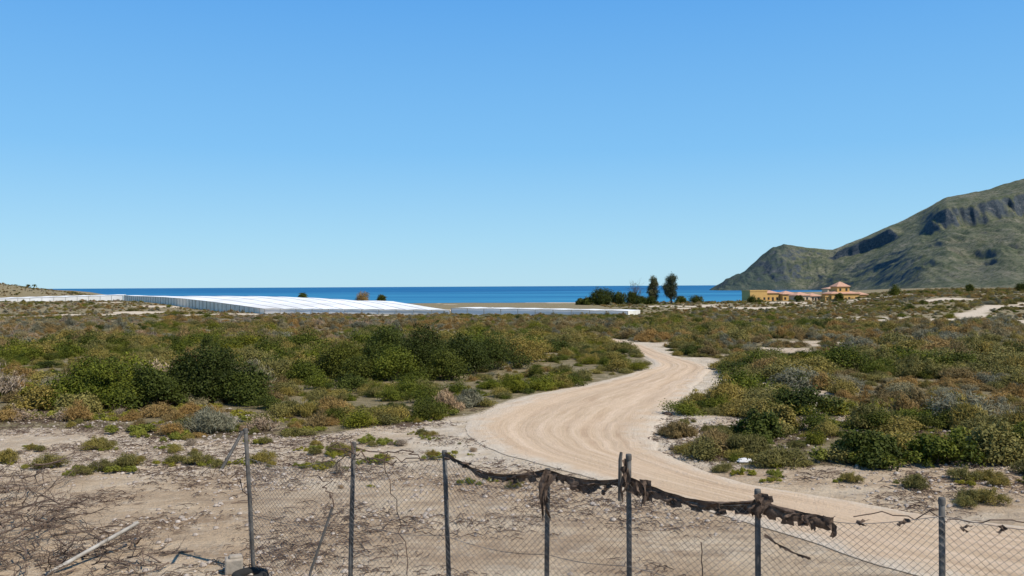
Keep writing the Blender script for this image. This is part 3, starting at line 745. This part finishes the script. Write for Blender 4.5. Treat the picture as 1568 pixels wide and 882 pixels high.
squig((-4.0, 11.4, 1.2), (-3.3, 11.15, 1.5), j=0.04, rad=0.005)
obj("loose_wire_and_vines", mb.mesh("loose", [M_twig]), fence)
# torn shade cloth
CL = NT("torn_cloth"); f = CL.noise(14, 5, 0.7)
CL.col(CL.ramp(f, [(0.35, (0.06, 0.04, 0.03)), (0.65, (0.18, 0.125, 0.09))])); CL.bump(f, 1, 0.02)
mb = MB()
def ribbon(path, wfun, seed, curl=0.03, lift=0.0):
    path = np.array(path, float); n = len(path); rr_ = np.random.RandomState(seed)
    K_ = 5; V = []
    for i, p in enumerate(path):
        w = wfun(i/(n-1)); a = 5*(float(fbm(i*0.09+seed, 0.5, 2))-0.5)
        for k in range(K_):
            f_ = k/(K_-1)
            V.append(p+np.array([0.01*math.sin(i*.7+k), -0.01+a*curl*math.sin(f_*3.1)+rr_.normal()*0.003, lift-w*f_+rr_.normal()*0.007*f_]))
    ii = np.arange(n*K_).reshape(n, K_)
    F_ = [(ii[i, k], ii[i, k+1], ii[i+1, k+1], ii[i+1, k]) for i in range(n-1) for k in range(K_-1) if not (k == K_-2 and float(vn(i*0.5, seed)) < 0.4)]
    mb.quads(V, F_)
NP = 170
sa, sb = cum[2], cum[5]+0.62
s_ = np.linspace(sa, sb, NP); pth = fence_pt(s_, np.full(NP, 1.0))
pth[:, 2] += 0.03
ribbon(pth, lambda t: 0.04+0.17*max(0, float(fbm(t*14, 1.0, 3))-0.28)+0.02*(t > .5), 3)
ribbon(pth+np.array([0, -0.015, 0.012]), lambda t: 0.02+0.15*max(0, float(fbm(t*19+7, 4.0, 3))-0.35), 5)
def tatter(x, y, z, ln, w, seed):
    rr_ = np.random.RandomState(seed); n = 12; V = []
    ph = rr_.rand()*6; lean = rr_.uniform(-0.15, 0.15)
    for i in range(n):
        t = i/(n-1); ww = w*(1-0.75*t)*(0.65+0.6*float(vn(i*0.8, seed))); ox = 0.025*math.sin(t*5+ph)+lean*t*ln
        for k in (-1, -0.3, 0.3, 1): V.append((x+ox+ww*k/2, y-0.03+0.025*math.sin(k*3+t*6+ph), z-ln*t*(1+0.1*math.sin(k*4+ph))+0.006*rr_.normal()))
    ii = np.arange(n*4).reshape(n, 4)
    mb.quads(V, [(ii[i, k], ii[i, k+1], ii[i+1, k+1], ii[i+1, k]) for i in range(n-1) for k in range(3)])
for k, (x, y, z, ln, w) in enumerate([(0.34, 8.95, 1.74, 0.48, 0.10), (0.38, 8.95, 1.70, 0.30, 0.08), (0.31, 8.95, 1.6, 0.35, 0.06), (1.06, 8.55, 1.92, 0.38, 0.05), (1.10, 8.55, 1.85, 0.25, 0.08), (1.27, 8.5, 1.74, 0.25, 0.10), (1.20, 8.5, 1.72, 0.16, 0.08), (2.20, 7.94, 1.72, 0.22, 0.15), (2.24, 7.94, 1.70, 0.16, 0.15), (2.16, 7.95, 1.66, 0.14, 0.08),
        (2.62, 7.78, 1.58, 0.14, 0.12), (2.78, 7.7, 1.58, 0.18, 0.12), (2.56, 7.8, 1.57, 0.10, 0.08), (4.20, 7.15, 1.64, 0.19, 0.11), (4.22, 7.12, 1.58, 0.12, 0.08), (0.9, 8.7, 1.64, 0.10, 0.09), (1.9, 8.15, 1.58, 0.10, 0.12), (3.3, 7.5, 1.6, 0.05, 0.08), (3.0, 7.6, 1.58, 0.06, 0.07), (4.0, 7.25, 1.62, 0.06, 0.06), (3.75, 7.33, 1.6, 0.05, 0.05),
        (0.0, 9.15, 1.62, 0.08, 0.1), (-0.5, 9.45, 1.72, 0.06, 0.12), (0.65, 8.8, 1.62, 0.07, 0.1), (1.5, 8.4, 1.6, 0.09, 0.12), (2.45, 7.85, 1.6, 0.1, 0.12)]):
    tatter(x, y, z, ln, w, k+40)
ribbon([np.array([2.24, 7.9, 1.38])*(1-t)+np.array([2.62, 7.75, 1.20])*t+np.array([0, 0, -0.03*math.sin(3.1*t)]) for t in np.linspace(0, 1, 24)], lambda t: 0.03, 9, 0.005)
obj("torn_shade_cloth", mb.mesh("cloth", [CL.m], True), fence)

# ------------------------------------------------------------------ dead branches, pipe, tyre, block
def branch(mb, p, d, L_, rad, r_, depth=0):
    pts = [np.array(p, float)]; d = np.array(d, float); n = 7
    for i in range(n):
        d = d+r_.normal(size=3)*0.15; d /= np.linalg.norm(d)
        q = pts[-1]+d*L_/n
        q[2] = max(q[2], 0.02)
        pts.append(q)
        if depth < 2 and r_.rand() < 0.6:
            branch(mb, q, d+r_.normal(size=3)*0.6, L_*0.45, rad*0.5, r_, depth+1)
    mb.tube(pts, np.linspace(rad, rad*0.3, n+1), 5 if depth == 0 else 3)
for nm, cx, cy, sx, sy, cnt, hh, lm in (("dead_branch_pile", -7.2, 12.4, 0.8, 1.3, 70, 0.5, 0.9), ("dead_branch_pile", -9.0, 15.0, 1.0, 1.0, 40, 0.5, 0.9), ("dead_branch_pile", -4.9, 11.6, 0.9, 0.5, 26, 0.06, 0.5), ("dead_branch_pile", -6.6, 11.4, 1.0, 0.5, 50, 0.15, 0.6), ("dead_branch_pile", -5.6, 12.4, 0.4, 0.3, 14, 0.1, 0.7)):
    mb = MB(); r_ = np.random.RandomState(int(cnt*7+cy))
    for k in range(cnt):
        a = r_.rand()*6.28; p = (r_.uniform(-1, 1)*sx, r_.uniform(-1, 1)*sy, r_.rand()*hh)
        branch(mb, p, (math.cos(a), math.sin(a), r_.uniform(-0.2, 0.35)), r_.uniform(0.4, 1.0)*lm, r_.uniform(0.006, 0.018), r_)
    obj(nm, mb.mesh(nm, [M_deadwood]), loc=(cx, cy, float(height(cx, cy))))
mb = MB()
mb.tube([(-5.85, 11.0, 0.02), (-5.3, 11.9, 0.30), (-5.15, 12.1, 0.38)], [0.026, 0.026, 0.024], 10)
obj("metal_pipe", mb.mesh("metal_pipe", [simple("pale_pipe", (0.46, 0.42, 0.36), (0.3, 0.26, 0.21), scale=6, rough=0.6)], True))
mb = MB(); th = np.linspace(0, 2*math.pi, 25)
pts = [(0.17*math.cos(t), 0.17*math.sin(t), 0.06) for t in th]
mb.tube(pts, 0.06, 8); obj("old_tyre", mb.mesh("old_tyre", [simple("rubber", (0.035, 0.033, 0.03), scale=8)], True), loc=(-3.26, 10.9, -0.03))
mb = MB(); mb.box((0, 0, 0.1), (0.22, 0.18, 0.20), rot=0.3); mb.box((0.02, 0.0, 0.21), (0.16, 0.12, 0.05), rot=0.35)
o = obj("concrete_block", mb.mesh("concrete_block", [simple("concrete", (0.42, 0.35, 0.27), scale=12, bump=0.5)]), loc=(-3.52, 11.1, 0.0))
bv = o.modifiers.new("bevel", 'BEVEL'); bv.width = 0.02; bv.segments = 2

# ------------------------------------------------------------------ camera, light, sky
cam = bpy.data.cameras.new("camera"); cam.lens = 31.0; cam.sensor_width = 36; cam.clip_end = 60000; cam.clip_start = 0.05
co = bpy.data.objects.new("camera", cam); scene.collection.objects.link(co); scene.camera = co
co.location = (0, 0, 3.6)
from mathutils import Matrix
co.rotation_euler = (Matrix.Rotation(math.radians(89.88), 3, 'X') @ Matrix.Rotation(math.radians(-0.3), 3, 'Z')).to_euler()

EL, AZ = math.radians(53), math.radians(124)
vec = Vector((math.sin(AZ)*math.cos(EL), math.cos(AZ)*math.cos(EL), math.sin(EL)))
sd = bpy.data.lights.new("sun", 'SUN'); sd.energy = 4.8; sd.angle = math.radians(0.5); sd.color = (1.0, 0.95, 0.87)
so = bpy.data.objects.new("sun", sd); scene.collection.objects.link(so); so.rotation_euler = vec.to_track_quat('Z', 'Y').to_euler()
so.location = (50, -20, 60)
w = bpy.data.worlds.new("World"); scene.world = w; w.use_nodes = True
nt = w.node_tree; bg = nt.nodes["Background"]
sky = nt.nodes.new("ShaderNodeTexSky"); sky.sky_type = 'NISHITA'; sky.sun_disc = False
sky.sun_elevation = EL; sky.sun_rotation = AZ; sky.altitude = 0; sky.air_density = 1.0; sky.dust_density = 0.2; sky.ozone_density = 4.0
tcw = nt.nodes.new("ShaderNodeTexCoord"); sx = nt.nodes.new("ShaderNodeSeparateXYZ"); nt.links.new(tcw.outputs["Generated"], sx.inputs[0])
rp = nt.nodes.new("ShaderNodeValToRGB"); e = rp.color_ramp.elements
stops = [(0.0, (0.45, 0.74, 0.90)), (0.05, (0.37, 0.69, 0.92)), (0.15, (0.215, 0.55, 0.93)), (0.31, (0.115, 0.405, 0.88)), (0.5, (0.06, 0.25, 0.62)), (1.0, (0.03, 0.13, 0.38))]
while len(e) < len(stops): e.new(0.5)
for i, (p, c) in enumerate(stops): e[i].position = p; e[i].color = (*c, 1)
nt.links.new(sx.outputs[2], rp.inputs[0])
sc_ = nt.nodes.new("ShaderNodeVectorMath"); sc_.operation = 'SCALE'; sc_.inputs[3].default_value = 1/0.12
nt.links.new(rp.outputs[0], sc_.inputs[0])
mx = nt.nodes.new("ShaderNodeMix"); mx.data_type = 'RGBA'; mx.inputs[0].default_value = 0.88
nt.links.new(sky.outputs[0], mx.inputs[6]); nt.links.new(sc_.outputs[0], mx.inputs[7])
nt.links.new(mx.outputs[2], bg.inputs[0]); bg.inputs[1].default_value = 0.12
scene.view_settings.view_transform = 'Standard'; scene.view_settings.look = 'None'; scene.view_settings.exposure = 0
